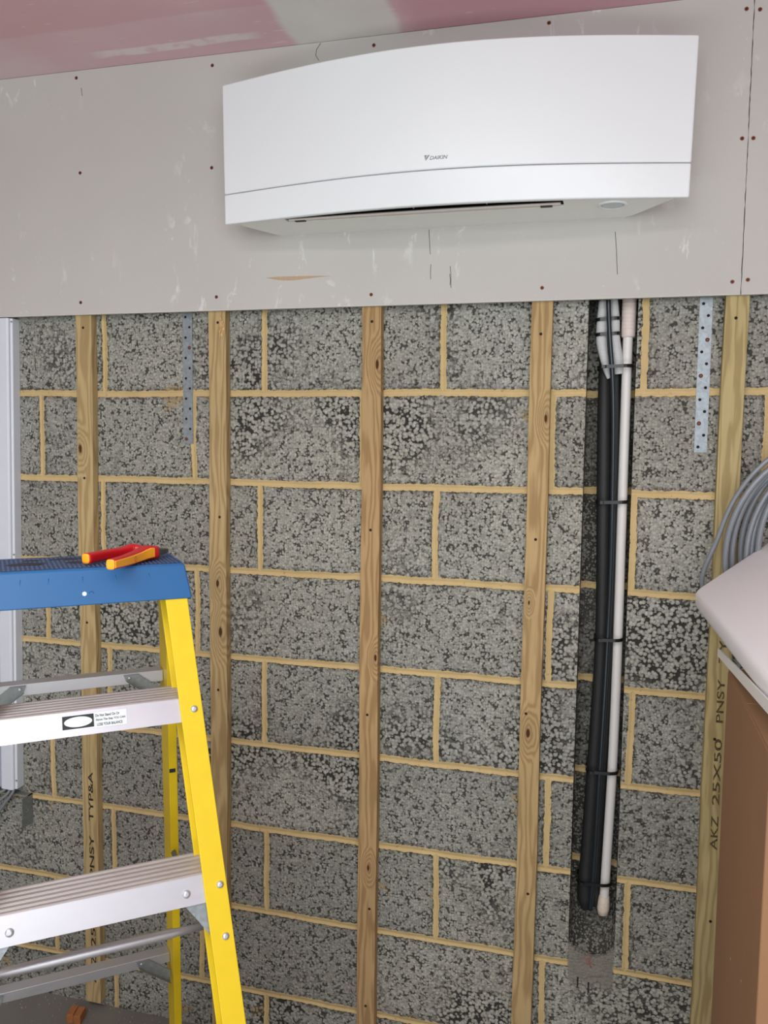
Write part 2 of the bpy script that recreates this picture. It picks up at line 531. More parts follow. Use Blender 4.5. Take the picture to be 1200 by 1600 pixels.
def foam_grid():
    t = NT('white_lagging_with_woven_grid')
    P = t.obj(); x, y, z = t.sep(P)
    g = t.math('MAXIMUM', t.math('SINE', t.math('MULTIPLY', x, 2400.0)), t.math('SINE', t.math('MULTIPLY', z, 2000.0)))
    f = t.step(g, 0.3, 0.9)
    c = t.mix(f, srgb(176, 176, 176), srgb(226, 226, 226))
    t.bump(f, 0.3, 0.0006)
    return t.out(c, 0.6)


M['lagging'] = foam_grid()

# ------------------------------------------------------------------ the room
CEIL = 2.503
CX0, CX1 = 1.2275, 1.3335         # the chase cut in the wall
CZ = 0.335
w = MB()
F = 0.0
X0, X1 = -2.2, 3.3
w.add([(X0, F, 0), (CX0, F, 0), (CX0, F, CEIL), (X0, F, CEIL)], [(0, 1, 2, 3)])
w.add([(CX1, F, 0), (X1, F, 0), (X1, F, CEIL), (CX1, F, CEIL)], [(0, 1, 2, 3)])
w.add([(CX0, F, 0), (CX1, F, 0), (CX1, F, CZ), (CX0, F, CZ)], [(0, 1, 2, 3)])


def chase_depth(x, z):
    u = (x - (CX0 + CX1) / 2) / ((CX1 - CX0) / 2)
    arc = 0.425 - 0.046 * math.sqrt(max(0.0, 1 - u * u))       # lower rim of the cored pocket
    if z < arc:
        return 0.0012 + 0.002 * max(0, z - CZ) / 0.1
    t = min(1.0, (z - arc) / 0.075)
    return 0.014 + 0.065 * t ** 0.9


rnd = random.Random(4)
nx, nz = 14, 150
zs = [CZ + (0.56 - CZ) * i / 90 for i in range(90)] + [0.56 + (CEIL - 0.56) * i / 60 for i in range(61)]
gv = []
for z in zs:
    for i in range(nx + 1):
        x = CX0 + (CX1 - CX0) * i / nx
        gv.append((x, chase_depth(x, z) + (rnd.uniform(-.0012, .0012) if z > 0.44 else 0), z))
gf = []
for j in range(len(zs) - 1):
    for i in range(nx):
        a = j * (nx + 1) + i
        gf.append((a, a + 1, a + nx + 2, a + nx + 1))
w.add(gv, gf)
for i, sx in ((0, CX0), (nx, CX1)):
    sv = []
    for j, z in enumerate(zs):
        sv += [gv[j * (nx + 1) + i], (sx, F, z)]
    w.add(sv, [(2 * j, 2 * j + 1, 2 * j + 3, 2 * j + 2) for j in range(len(zs) - 1)])
w.add([gv[i] for i in range(nx + 1)] + [(CX0 + (CX1 - CX0) * i / nx, F, CZ) for i in range(nx + 1)],
      [(i, i + 1, i + nx + 2, i + nx + 1) for i in range(nx)])
# the wall's own thickness behind
w.add([(X0, 0.14, 0), (X1, 0.14, 0), (X1, 0.14, CEIL), (X0, 0.14, CEIL)], [(0, 1, 2, 3)])
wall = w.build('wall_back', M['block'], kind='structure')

MB().box(X0, X1, -4.2, 0.14, -0.08, 0).build('floor', M['floor'], kind='structure')
cb = MB()          # ceiling with the opening of an assumed rooflight in it
cb.box(X0, X1, -1.75, 0.14, CEIL, CEIL + 0.12).box(X0, X1, -4.2, -2.95, CEIL, CEIL + 0.12)
cb.box(X0, -0.25, -2.95, -1.75, CEIL, CEIL + 0.12).box(1.75, X1, -2.95, -1.75, CEIL, CEIL + 0.12)
cb.build('ceiling', M['ceiling'], kind='structure')
wf = MB()
wf.box(-0.25, 1.75, -1.80, -1.75, CEIL - .01, CEIL + .13).box(-0.25, 1.75, -2.95, -2.90, CEIL - .01, CEIL + .13)
wf.box(-0.25, -0.2, -2.9, -1.8, CEIL - .01, CEIL + .13).box(1.70, 1.75, -2.9, -1.8, CEIL - .01, CEIL + .13)
wf.build('window_1', M['upvc'], kind='structure')
MB().box(X0 - 0.1, X0, -4.2, 0.14, 0, CEIL).build('wall_left', M['plain_wall'], kind='structure')
MB().box(X1, X1 + 0.1, -4.2, 0.14, 0, CEIL).build('wall_right', M['plain_wall'], kind='structure')

# ------------------------------------------------------------------ battens
BW = 0.047
wood_specs = [
    # x centre (top), x lean, knots, colours, z bottom, label
    (-0.046, -0.006, [(-0.015, 1.555, .008)], (196, 172, 126), (150, 122, 82), 0.02,
     'sawn timber batten behind the ladder, leftmost upright on the block wall'),
    (0.334, -0.001, [(0.006, 1.095, .010), (-0.002, 1.22, .007)], (194, 168, 122), (142, 114, 76), 0.02,
     'sawn timber batten just right of the yellow ladder rail, splintered at its top'),
    (0.733, 0.003, [(0.014, 1.765, .008), (0.018, 1.06, .006), (0.006, 0.528, .006)], (190, 158, 114), (134, 100, 64), 0.0,
     'brownish timber batten in the middle of the wall below the air conditioner'),
    (1.128, -0.003, [(0.014, 1.64, .007), (-0.006, 0.912, .008), (-0.012, 1.22, .004)], (192, 164, 118), (138, 108, 70), 0.0,
     'knotty timber batten just left of the chase with the pipes'),
    (1.5325, -0.004, [], (192, 174, 126), (142, 120, 78), 0.0,
     'greenish timber batten right of the pipe chase, partly behind the cardboard box'),
]
nails = [[(-0.046, 1.868), (-0.05, 1.478), (-0.05, 1.092)], [(0.336, 1.872), (0.339, 1.389), (0.333, 0.943)],
         [(0.733, 1.865), (0.735, 1.372), (0.732, 0.917), (0.743, 0.422), (0.736, 0.165)],
         [(1.126, 1.828), (1.127, 1.366), (1.116, 0.958), (1.132, 0.523)],
         [(1.531, 1.853), (1.528, 0.941), (1.537, 0.523)]]
battens = []
for i, (bx, lean, kn, lc, dc, zb, lab) in enumerate(wood_specs):
    mt = wood_material('sawn_softwood_%d' % i, 1.3 + 2.7 * i, srgb(*lc), srgb(*dc), kn, 300 + 20 * i)
    b = MB()
    rings = []
    for kz in range(13):
        z = zb + (CEIL - zb) * kz / 12
        cx = lean * (1 - (z / 1.9)) + 0.0012 * math.sin(kz * 1.7 + i)
        h = BW / 2
        rings.append([(cx - h, -0.025, z), (cx + h, -0.025, z), (cx + h, 0, z), (cx - h, 0, z)])
    b.loft(rings)
    root = b.build('timber_batten', mt, None, bevel=0.0012, segs=2, label=lab, cat='batten', group='upright battens on the wall')
    root.location = (bx, 0, 0)
    for (nx_, nz_) in nails[i]:
        h = MB().disc((nx_ - bx, -0.0246, nz_), (0, -1, 0), 0.0034, 0.0008, 10)
        hd = h.build('screw_head', M['hole'], root)
    battens.append(root)
# splintered patch on the second batten
sp = MB()
rs = random.Random(8)
for k in range(26):
    x = 0.018 + rs.uniform(-.009, .004); z = 1.845 + rs.uniform(-.02, .03)
    a = rs.uniform(-.5, .5); L_ = rs.uniform(.008, .02)
    sp.tube([(x, -0.0255, z), (x + a * .004, -0.0275, z + L_ * .5), (x + a * .008, -0.0262, z + L_)], [.0004, .0011, .0003], 5)
sp.build('splinters', plain('fresh_split_wood', srgb(226, 190, 134), 0.8, var=.15), battens[1], label='pale splintered wood')


def stamp(word, x, z0, z1, h, parent):
    """ink stamp reading upwards on the batten's face"""
    m = wall_frame(x - parent.location.x, -0.0252, z0, math.pi / 2)
    return text_mesh('ink_stamp', word, z1 - z0, h, M['ink'], m, parent, depth=0.0004, bold=0.012)


def dotted_ink():
    t = NT('dotted_stamp_ink')
    P = t.obj(); v = t.voro(P, 420, 'F1', 'Distance', 0.35)
    c = t.mix(t.step(v, 0.42, 0.55, 0, .7), srgb(34, 28, 20), srgb(150, 128, 80))
    return t.out(c, 0.8)


dink = dotted_ink()
for word, z0, z1 in (('AKZ', 0.689, 0.767), ('25X50', 0.792, 0.942), ('PNSY', 0.979, 1.077), ('TYPE', 1.112, 1.205), ('A', 1.222, 1.243)):
    o = stamp(word, 1.5435, z0, z1, 0.0150, battens[4]); o.data.materials[0] = dink
for word, z0, z1 in (('AKZ', 0.079, 0.158), ('25X50', 0.185, 0.335), ('PNSY', 0.385, 0.503), ('TYP&A', 0.543, 0.681)):
    stamp(word, -0.0405, z0, z1, 0.0145, battens[0])

# ------------------------------------------------------------------ plasterboard sheets
PB = 1.9005
def sheet(x0, x1, label):
    b = MB()
    n = 60
    rs = random.Random(int(x0 * 100))
    rings = []
    for i in range(n + 1):                      # slightly ragged cut along the seam
        z = PB + (CEIL - 0.001 - PB) * i / n
        a0 = x0 + (rs.uniform(-.0007, .0007) if x0 > 1 else 0)
        a1 = x1 + (rs.uniform(-.0007, .0007) if x1 < 2 else 0)
        rings.append([(a0, -0.0375, z), (a1, -0.0375, z), (a1, -0.0252, z), (a0, -0.0252, z)])
    b.loft(rings)
    root = b.build('plasterboard_sheet', M['board'], None, label=label, cat='plasterboard')
    return root


left = sheet(-1.3, 1.5358, 'large grey plasterboard sheet behind the air conditioner, meeting the ceiling')
right = sheet(1.5372, 2.6, 'grey plasterboard sheet at the right edge beyond the vertical seam')
MB().box(-1.3, 1.5358, -0.0378, -0.0252, PB - .0012, PB + .0002).build('paper_edge', M['boardedge'], left)
MB().box(1.5372, 2.6, -0.0378, -0.0252, PB - .0012, PB + .0002).build('paper_edge', M['boardedge'], right)
scr = [(-0.044, 2.485), (-0.038, 2.253), (-0.043, 1.93), (0.331, 2.478), (0.328, 2.24), (0.339, 1.932), (0.734, 2.482),
       (0.734, 1.925), (1.126, 2.487), (1.127, 1.927), (1.522, 2.47), (1.525, 2.215), (1.519, 1.926)]
scr_r = [(1.5475, 2.466), (1.5465, 2.214), (1.549, 1.929)]
for pts, par in ((scr, left), (scr_r, right)):
    for x, z in pts:
        s = MB().disc((x, -0.0374, z), (0, -1, 0), 0.0042, 0.0006, 14).build('screw', M['screw'], par)
        MB().box(x - .002, x + .002, -0.0383, -0.0375, z - .0006, z + .0006).box(x - .0006, x + .0006, -0.0383, -0.0375, z - .002, z + .002)\
            .build('cross_recess', M['hole'], s)
for pts in ([(0.869, 2.066), (0.871, 2.04), (0.873, 2.011)], [(0.875, 1.988), (0.8745, 1.97), (0.875, 1.955)],
            [(0.920, 1.982), (0.922, 1.96), (0.9225, 1.934)], [(0.919, 1.965), (0.921, 1.95), (0.920, 1.94)],
            [(1.279, 2.04), (1.283, 2.0), (1.2865, 1.95)],
            [(0.606, 2.500), (0.596, 2.487), (0.594, 2.474), (0.602, 2.462)], [(-0.03, 2.46), (-0.028, 2.44)]):
    MB().tube([(x, -0.0376, z) for x, z in pts], 0.0007, 6).build('pencil_mark', M['pencil'], left)
tear = [(0.469, 1.973), (0.50, 1.9745), (0.55, 1.974), (0.60, 1.973), (0.638, 1.971), (0.60, 1.9695), (0.57, 1.967), (0.54, 1.9645), (0.51, 1.9655), (0.49, 1.969)]
curve_fill('paper_tear', [tear], 0.0004, M['tear'], wall_frame(0, -0.0377, 0), left, label='torn brown paper patch')

# ------------------------------------------------------------------ air conditioner
WY = -0.0375
ACX = 0.9215
ac = empty('air_conditioner', (ACX, WY, 2.069), label='white wall-mounted air conditioner with curved front on the plasterboard', cat='air conditioner')


def sag(z):   # z above the unit's bottom
    if z < 0.066: return 0.056 + (0.071 - 0.056) * z / 0.066
    return 0.071 + (0.0835 - 0.071) * (z - 0.066) / 0.24


def hw(z): return 0.4965 + 0.006 * z / 0.305


def front_y(u, z, back=0.0): return -(0.130 + sag(z) * math.cos(math.pi * u / 2)) + back


def ac_panel(name, z0, z1, nz_):
    """curved slab with rounded outer corners"""
    nu = 64; th = 0.013
    b = MB(); rc = 0.009
    front, back = [], []
    for j in range(nz_ + 1):
        z = z0 + (z1 - z0) * j / nz_
        for lst, bk in ((front, 0.0), (back, th)):
            row = []
            for i in range(nu + 1):
                u = -1 + 2 * i / nu
                row.append((u * hw(z), front_y(u, z, bk), z))
            lst.append(row)
    N = nu + 1
    fv = [p for r in front for p in r]; bv = [p for r in back for p in r]
    faces = []
    for j in range(nz_):
        for i in range(nu):
            a = j * N + i
            faces.append((a, a + 1, a + N + 1, a + N))
            c = len(fv) + a
            faces.append((c, c + N, c + N + 1, c + 1))
    o = len(fv)
    for i in range(nu):
        faces.append((i, o + i, o + i + 1, i + 1))
        t = nz_ * N + i
        faces.append((t, t + 1, o + t + 1, o + t))
    for j in range(nz_):
        for e in (0, nu):
            a = j * N + e
            faces.append((a, a + N, o + a + N, o + a))
    b.add(fv + bv, faces)
    return b.build(name, M['white'], ac, bevel=0.0035, segs=3, angle=50)


ac_panel('front_panel', 0.0665, 0.3045, 10)
ac_panel('lower_front_panel', 0.0, 0.0652, 3)


def plan_poly(xa, xb, z, inset=0.012, nu=32, ya=None):
    """casing outline: narrow at the wall, wide behind the curved front"""
    pts = []
    for i in range(nu + 1):
        x = xa + (xb - xa) * i / nu
        u = x / hw(z)
        pts.append((x, front_y(u, max(z, 0), inset), z))
    return pts


# main body above the outlet
bd = MB()
rings = []
for z in (0.036, 0.15, 0.297):
    r = plan_poly(-0.470, 0.470, z, 0.014)
    r += [(0.455, -0.09, z), (0.412, -0.015, z), (0.404, 0.0, z), (-0.418, 0.0, z), (-0.426, -0.015, z), (-0.462, -0.09, z)]
    rings.append(r)
bd.loft(rings)
bd.build('casing', M['casing'], ac, bevel=0.002, segs=2, angle=40)
bd = MB()
# lower tray: left, right and rear pieces around the outlet slot
SL, SR, SY = 0.574 - ACX, 1.177 - ACX, -(0.150 - 0.0375)
def tray(ptsxy, z0=0.001, z1=0.036):
    bd.loft([[(x, y, z0) for x, y in ptsxy], [(x, y, z1) for x, y in ptsxy]])
lf = [(x, y) for x, y, z in plan_poly(-0.468, SL, 0.0, 0.011, 14)]
tray(lf + [(SL, SY), (SL, 0), (-0.410, 0), (-0.420, -0.012), (-0.462, -0.105)])
rf = [(x, y) for x, y, z in plan_poly(SR, 0.470, 0.0, 0.011, 14)]
tray(rf + [(0.458, -0.108), (0.392, -0.010), (0.376, 0), (SR, 0), (SR, SY)])
tray([(SL, SY), (SR, SY), (SR, 0), (SL, 0)])
bd.build('underside_tray', M['casing'], ac)
# dark outlet
cv = MB()
cp = plan_poly(SL + .0005, SR - .0005, 0.0, 0.0135, 24)
cv.loft([[(x, y, 0.034) for x, y, z in cp] + [(SR - .0005, SY - .0005, 0.034), (SL + .0005, SY - .0005, 0.034)],
         [(x, y, 0.0358) for x, y, z in cp] + [(SR - .0005, SY - .0005, 0.0358), (SL + .0005, SY - .0005, 0.0358)]])
cv.box(SL + .0005, SR - .0005, SY - .0015, SY - .0005, 0.005, 0.034)
cv.loft([[(x, y, zz_) for x, y, z in cp] + [(x, y + .0012, zz_) for x, y, z in cp[::-1]] for zz_ in (0.004, 0.034)])
outlet = cv.build('air_outlet', M['cavity'], ac)
for vx in (-0.21, -0.055, 0.10, 0.20):
    MB().box(vx, vx + .002, SY - .055, SY - .03, 0.006, 0.033).build('vane', M['grey'], outlet)
fl = MB()
fr_ = []
for i in range(41):
    x = SL + .006 + (SR - SL - .012) * i / 40
    u = x / hw(0)
    yf = SY - 0.012 - 0.014 * math.cos(math.pi * u / 2)
    fr_.append([(x, SY - .002, 0.0015), (x, yf, -0.0005), (x, yf - .0015, 0.002), (x, yf, 0.0045), (x, SY - .002, 0.005)])
fl.loft(fr_)
flap = fl.build('air_flap', M['flap'], ac, bevel=0.0005)
for hx in (0.605 - ACX, 1.142 - ACX):
    MB().box(hx - .012, hx + .012, SY - .018, SY - .006, -0.0012, 0.002).build('hinge_clip', M['cavity'], flap)
sx, sy = 1.273 - ACX, -0.141 - WY
rg = MB()
rings = []
for rr, hz in ((0.031, 0.0015), (0.030, -0.0015), (0.0265, -0.0025), (0.0235, -0.0015), (0.0225, 0.0010)):
    rings.append([(sx + rr * math.cos(a), sy + rr * math.sin(a), hz) for a in [2 * math.pi * k / 40 for k in range(40)]])
rg.loft(rings, True, True)
ring = rg.build('sensor_ring', M['white'], ac)
MB().disc((sx, sy, 0.0005), (0, 0, -1), 0.0215, 0.0024, 36, dome=.5).build('sensor_lens', M['sensor'], ring)
for k in range(4):
    MB().box(1.305 - ACX + k * .003, 1.3062 - ACX + k * .003, sy - .010, sy + .002, 0.0002, 0.0011).build('marking', M['casing'], ac)
# logo: forked triangle and lettering, on the curved front
lx, lz = -0.0205, 0.0835
lyy = front_y(0, lz) - 0.0002
ft = wall_frame(lx, lyy, lz)
logo = curve_fill('logo', [[(0.0042, 0.000), (0.0120, 0.0105), (0.0082, 0.0105), (0.0040, 0.0047)],
                           [(0.0028, 0.000), (0.0037, 0.0062), (0.0064, 0.0105), (0.0006, 0.0105)]], 0.0008, M['grey'], ft, ac)
text_mesh('lettering', 'DAIKIN', 0.0370, 0.0072, M['grey'], wall_frame(lx + 0.0118, lyy, lz + 0.001), logo, depth=0.0008, shear=0.25, bold=0.02)

# ------------------------------------------------------------------ things in the chase
def thing_tube(name, pts, r, mat, label, cat, group=None, seg=14, n=8, squash=1.0):
    p = _cm(pts, n)
    if hasattr(r, '__len__'):
        rr = []
        for i in range(len(r) - 1):
            for k in range(n): rr.append(r[i] + (r[i + 1] - r[i]) * k / n)
        rr.append(r[-1])
    else: rr = r
    return MB().tube(p, rr, seg, True, squash).build(name, mat, None, label=label, cat=cat, group=group)


PY = 0.036
p1 = thing_tube('insulated_pipe', [(1.266, PY + .020, 2.02), (1.266, PY + .019, 1.80), (1.268, PY + .006, 1.66), (1.273, PY, 1.45), (1.279, PY, 1.13), (1.271, PY, 0.81),
                                   (1.264, PY, 0.60), (1.262, PY, 0.545), (1.263, PY, 0.50), (1.266, PY, 0.476)],
                [.013, .013, .0155, .0155, .0145, .0160, .0165, .019, .019, .011], M['black'],
                'thick black insulated pipe at the left of the wall chase', 'pipe')
p2 = thing_tube('insulated_pipe', [(1.290, PY + .016, 2.02), (1.292, PY + .014, 1.75), (1.298, PY + .014, 1.60), (1.302, PY + .014, 1.30), (1.300, PY + .014, 1.0), (1.292, PY + .012, 0.75),
                                   (1.286, PY + .008, 0.58), (1.286, PY + .004, 0.505), (1.287, PY + .002, 0.484)],
                [.009, .009, .0105, .0105, .0105, .011, .012, .013, .008], M['black'],
                'thinner black insulated pipe in the chase between thick black pipe and white pipe', 'pipe')
thing_tube('pipe_lagging', [(1.258, PY - .012, 1.905), (1.257, PY - .012, 1.85), (1.258, PY - .012, 1.81), (1.268, PY - .012, 1.76), (1.2755, PY - .010, 1.732)],
           [.010, .0125, .012, .008, .004], M['lagging'], 'tapered grey lagging sleeve at the chase top, left of the black cable', 'pipe insulation',
           'lagging sleeves', seg=16)
thing_tube('pipe_lagging', [(1.281, PY - .013, 1.912), (1.284, PY - .013, 1.86), (1.285, PY - .013, 1.82), (1.294, PY - .012, 1.77), (1.2965, PY - .010, 1.742)],
           [.008, .0115, .0125, .0125, .0115], M['lagging'], 'pale grid-textured lagging sleeve at the chase top, right of the black cable', 'pipe insulation',
           'lagging sleeves', seg=16)
thing_tube('power_cable', [(1.266, -.004, 1.96), (1.270, -.004, 1.89), (1.275, -.003, 1.82), (1.284, .002, 1.73), (1.2895, .006, 1.62), (1.293, .010, 1.45), (1.295, .012, 1.28),
                           (1.293, .012, 1.10), (1.290, .012, 0.95), (1.286, .012, 0.80), (1.282, .013, 0.62), (1.278, .013, 0.53), (1.276, .016, 0.485)],
           0.0052, M['cable'], 'slim black cable running down over the pipes in the chase', 'cable')
dp = empty('drain_pipe', (1.314, 0.03, 0.46), label='long white plastic drain pipe down the wall chase', cat='pipe')
dpts = [(0.0005, 0, 1.50), (0.0, 0, 1.30), (0.001, 0, 0.95), (0.002, 0, 0.62), (0.000, 0, 0.36), (-0.006, 0, 0.12), (-0.008, 0, 0.03)]
MB().tube(_cm(dpts, 8), 0.0110, 20).build('pipe_run', M['pvc'], dp)
cpl = MB()
cpl.tube([(0.0005, 0, 1.363), (0.0005, 0, 1.366), (0.0005, 0, 1.372), (0.0005, 0, 1.54)], [.0135, .0152, .0156, .0156], 24)
for k in range(14): cpl.tube([(0.0005, 0, 1.38 + k * .008), (0.0005, 0, 1.382 + k * .008)], .0159, 24)
cpl.build('coupling', plain('warm_white_coupling', srgb(226, 210, 202), .5), dp, label='wider ribbed coupling')
tp = MB().tube([(-0.0075, 0, 0.058), (-0.008, -.001, 0.045), (-0.009, -.002, 0.028), (-0.009, -.001, 0.014), (-0.008, 0, 0.010)], [.0113, .0135, .0145, .0125, .006], 16)
tp.build('taped_end', M['tape'], dp, label='crumpled taped end')

# cable ties: flat loops around the bundle
def bundle_x(z):
    t = [(1.95, 1.250, 1.330), (1.70, 1.250, 1.326), (1.45, 1.256, 1.326), (1.13, 1.263, 1.327), (0.82, 1.254, 1.328), (0.55, 1.241, 1.322)]
    for (za, a0, a1), (zb, b0, b1) in zip(t, t[1:]):
        if za >= z >= zb:
            f = (za - z) / (za - zb); return a0 + (b0 - a0) * f, a1 + (b1 - a1) * f
    return t[-1][1:]


def tie(z, x0, x1, yf, label, tilt=0.0):
    b = MB()
    hgt = 0.0075
    cyc = PY + .004; ry = cyc - yf
    outer = []
    for k in range(28):
        a = 2 * math.pi * k / 28
        ca, sa = math.cos(a), math.sin(a)
        e = 0.55
        px = math.copysign(abs(ca) ** e, ca); py = math.copysign(abs(sa) ** e, sa)
        outer.append(((x0 + x1) / 2 + px * (x1 - x0) / 2, cyc + py * ry, px * tilt))
    rings = []
    for dr, dzz in ((0, -hgt / 2), (0, hgt / 2), (0.0012, hgt / 2), (0.0012, -hgt / 2), (0, -hgt / 2)):
        rings.append([(x + (dr if x > (x0 + x1) / 2 else -dr), y + (dr if y > cyc else -dr), z + t + dzz) for x, y, t in outer])
    b.loft(rings, cap=False)
    b.box(x0 + .010, x0 + .017, yf - .004, yf, z - .0035 - tilt * .5, z + .0035 - tilt * .5)
    b.build('cable_tie', M['tie'], None, label=label, cat='cable tie', group='cable ties round the pipe bundle')


for z, x0, x1, yf, lab in ((1.863, 1.243, 1.2975, .008, 'uppermost black cable tie, close below the plasterboard edge'),
                           (1.830, 1.244, 1.2985, .008, 'black cable tie across the grey lagging beside the white coupling\'s lower end'),
                           (1.757, None, None, -.0075, 'black cable tie round the whole bundle at the bottom of the grey lagging'),
                           (1.454, None, None, .003, 'black cable tie round the pipes level with the grey cable coil'),
                           (1.138, None, None, .003, 'black cable tie round the pipes, third from the bottom of the white pipe'),
                           (0.825, None, None, .003, 'black cable tie round the pipes, second from the bottom of the white pipe'),
                           (0.553, None, None, .005, 'lowest black cable tie, just above the taped white pipe end')):
    if x0 is None: x0, x1 = bundle_x(z)
    tie(z, x0, x1, yf, lab, 0.0015)

# two saw cuts and a scratch of red below the chase
g = MB()
for gx, g0, g1 in ((1.252, .296, .322), (1.277, .282, .314)):
    g.loft([[(gx - .0012, yy_, g0), (gx + .0012, yy_, g0 + .002), (gx + .0024, yy_, g1), (gx - .0016, yy_, g1 + .001)] for yy_ in (-.0006, .004)])
g.build('saw_cut', M['hole'], wall)
rc_ = MB()
for a in ([(1.262, .372), (1.275, .365), (1.29, .358)], [(1.272, .385), (1.280, .375), (1.276, .362), (1.283, .350)], [(1.266, .361), (1.276, .357)]):
    rc_.tube([(x, .0012, z) for x, z in a], .0011, 5)
rc_.build('crayon_mark', plain('red_brown_crayon', srgb(168, 104, 84), .8), wall)

# ------------------------------------------------------------------ perforated straps
def strap(x0, x1, z0, z1, lean, label, screws):
    L_ = 2.0 - z0
    W_ = x1 - x0
    holes = []
    n = int(L_ / 0.0305) * 1
    k = 0; z = 0.012
    pos = []
    while z < L_ - .005:
        hx = W_ * (0.30 if k % 2 == 0 else 0.70)
        pos.append((hx, z)); holes.append(circ(hx, z, 0.0034, 12)); z += 0.0256; k += 1
    root = curve_fill('perforated_strap', [[(0, 0), (W_, 0), (W_, L_), (0, L_)]] + holes, 0.0015, M['galv'],
                      wall_frame(0, 0, 0, lean), None, label=label, cat='metal strap', group='perforated wall straps')
    root.location = (x0, -0.0012, z0)
    back = MB()
    for i, (hx, hz) in enumerate(pos):
        cx = hx * math.cos(lean) - hz * math.sin(lean); cz = hz
        if i in screws:
            MB().disc((cx, 0.0, cz), (0, -1, 0), 0.0045, 0.0030, 12, dome=.6).build('screw', M['screw'], root)
        else:
            back.disc((cx, 0.0011, cz), (0, -1, 0), 0.0034, 0.0005, 10)
    back.build('dark_hole', M['hole'], root, kind='stuff')
    return root


strap(0.2275, 0.2545, 1.572, 1.91, 0.002, 'perforated galvanised strap on the blocks left of the splintered batten', {0, 9})
strap(1.4610, 1.4875, 1.569, 1.91, 0.004, 'perforated galvanised strap on the blocks right of the pipe chase', {2, 6, 9})

# ------------------------------------------------------------------ cable trunking, bracket and cable tails at the left
tr = empty('cable_trunking', (-0.300, 0, 0.605), label='white vertical cable trunking on the block wall at the left edge', cat='trunking')
tb = MB()
lean_t = 0.022
prof = [(-0.030, 0), (-0.030, -0.030), (-0.024, -0.038), (0.010, -0.040), (0.0145, -0.036), (0.0145, -0.030), (0.020, -0.028), (0.020, 0)]
tb.loft([[(x + lean_t * k, y, 1.292 * k) for x, y in prof] for k in (0, 1)])
tb.build('trunking_body', M['upvc'], tr, bevel=0.0015)
MB().loft([[(x + lean_t * k, y, 1.290 * k + .001) for x, y in [(-0.052, 0), (-0.052, -0.03), (-0.034, -0.034), (-0.034, 0)]] for k in (0, 1)]).build('side_channel', M['upvc'], tr, bevel=0.001)
for k in (0.025, 0.66, 1.283):
    MB().disc((0.017 + lean_t * k / 1.292, -0.0285, k), (0, -1, 0), 0.0030, 0.0016, 12, dome=.6).build('screw', M['galvdark'], tr)
br = empty('fixing_bracket', (-0.30, 0, 0.59), label='bent galvanised bracket under the bottom of the white trunking', cat='bracket')
MB().box(-0.075, 0.048, -0.020, -0.0005, -0.006, -0.003).build('bracket_arm', M['galvdark'], br)
curve_fill('bracket_leg', [[(-0.045, -0.085), (-0.001, -0.085), (-0.001, 0), (-0.045, 0)], circ(-0.026, -0.040, .005)], 0.002, M['galvdark'],
           Matrix.Translation((0.047, 0, -0.003)) @ Matrix(((0, 0, 1, 0), (1, 0, 0, 0), (0, 1, 0, 0), (0, 0, 0, 1))), br)
for i, (pts, lab) in enumerate((([(-0.292, -.022, .612), (-0.296, -.030, .592), (-0.325, -.030, .555), (-0.365, -.030, .50), (-0.385, -.03, .44)],
                                 'pale grey cable tail, rightmost of those under the white trunking'),
                                ([(-0.306, -.022, .612), (-0.309, -.030, .592), (-0.345, -.034, .56), (-0.40, -.034, .51)],
                                 'grey cable tail in the middle under the white trunking'),
                                ([(-0.320, -.022, .612), (-0.325, -.030, .596), (-0.370, -.036, .575), (-0.42, -.036, .54)],
                                 'grey cable tail, leftmost under the white trunking'))):
    thing_tube('cable_tail', pts, 0.0042, M['greycable'], lab, 'cable', 'cable tails under the trunking', seg=10)

# ------------------------------------------------------------------ stepladder
AZ = math.radians(49.5)
S0, N0 = -0.1515, 0.85
sv = Vector((math.sin(AZ), math.cos(AZ), 0)); nv = Vector((math.cos(AZ), -math.sin(AZ), 0))
lad_loc = sv * S0 + nv * N0
lad = empty('stepladder', lad_loc, math.atan2(sv.y, sv.x), label='yellow fibreglass stepladder with blue top in front of the block wall', cat='ladder')


def L3(s, n, z): return (s - S0, N0 - n, z)


def s_out(z): return 0.008 + 0.0703 * (1.325 - z)            # outer side of the right rails
def n_front(z): return 0.940 + 0.298 * (1.325 - z)
def n_rear(z): return 0.832 - 0.311 * (1.325 - z)


FL = 0.036
def rail(profile, nf, zt, name, side, zb=0.012):
    """profile: (ds, dn) from the outer front corner; side +1 right, -1 left (mirrored)"""
    rings = []
    for z in (zb, zt):
        ring_ = []
        for ds, dn in profile:
            s = s_out(z) + ds
            s = s if side > 0 else 2 * S0 - s
            ring_.append(L3(s, nf(z) + dn, z))
        rings.append(ring_)
    return MB().loft(rings).build(name, M['yellow'], lad, bevel=0.0012, segs=2)


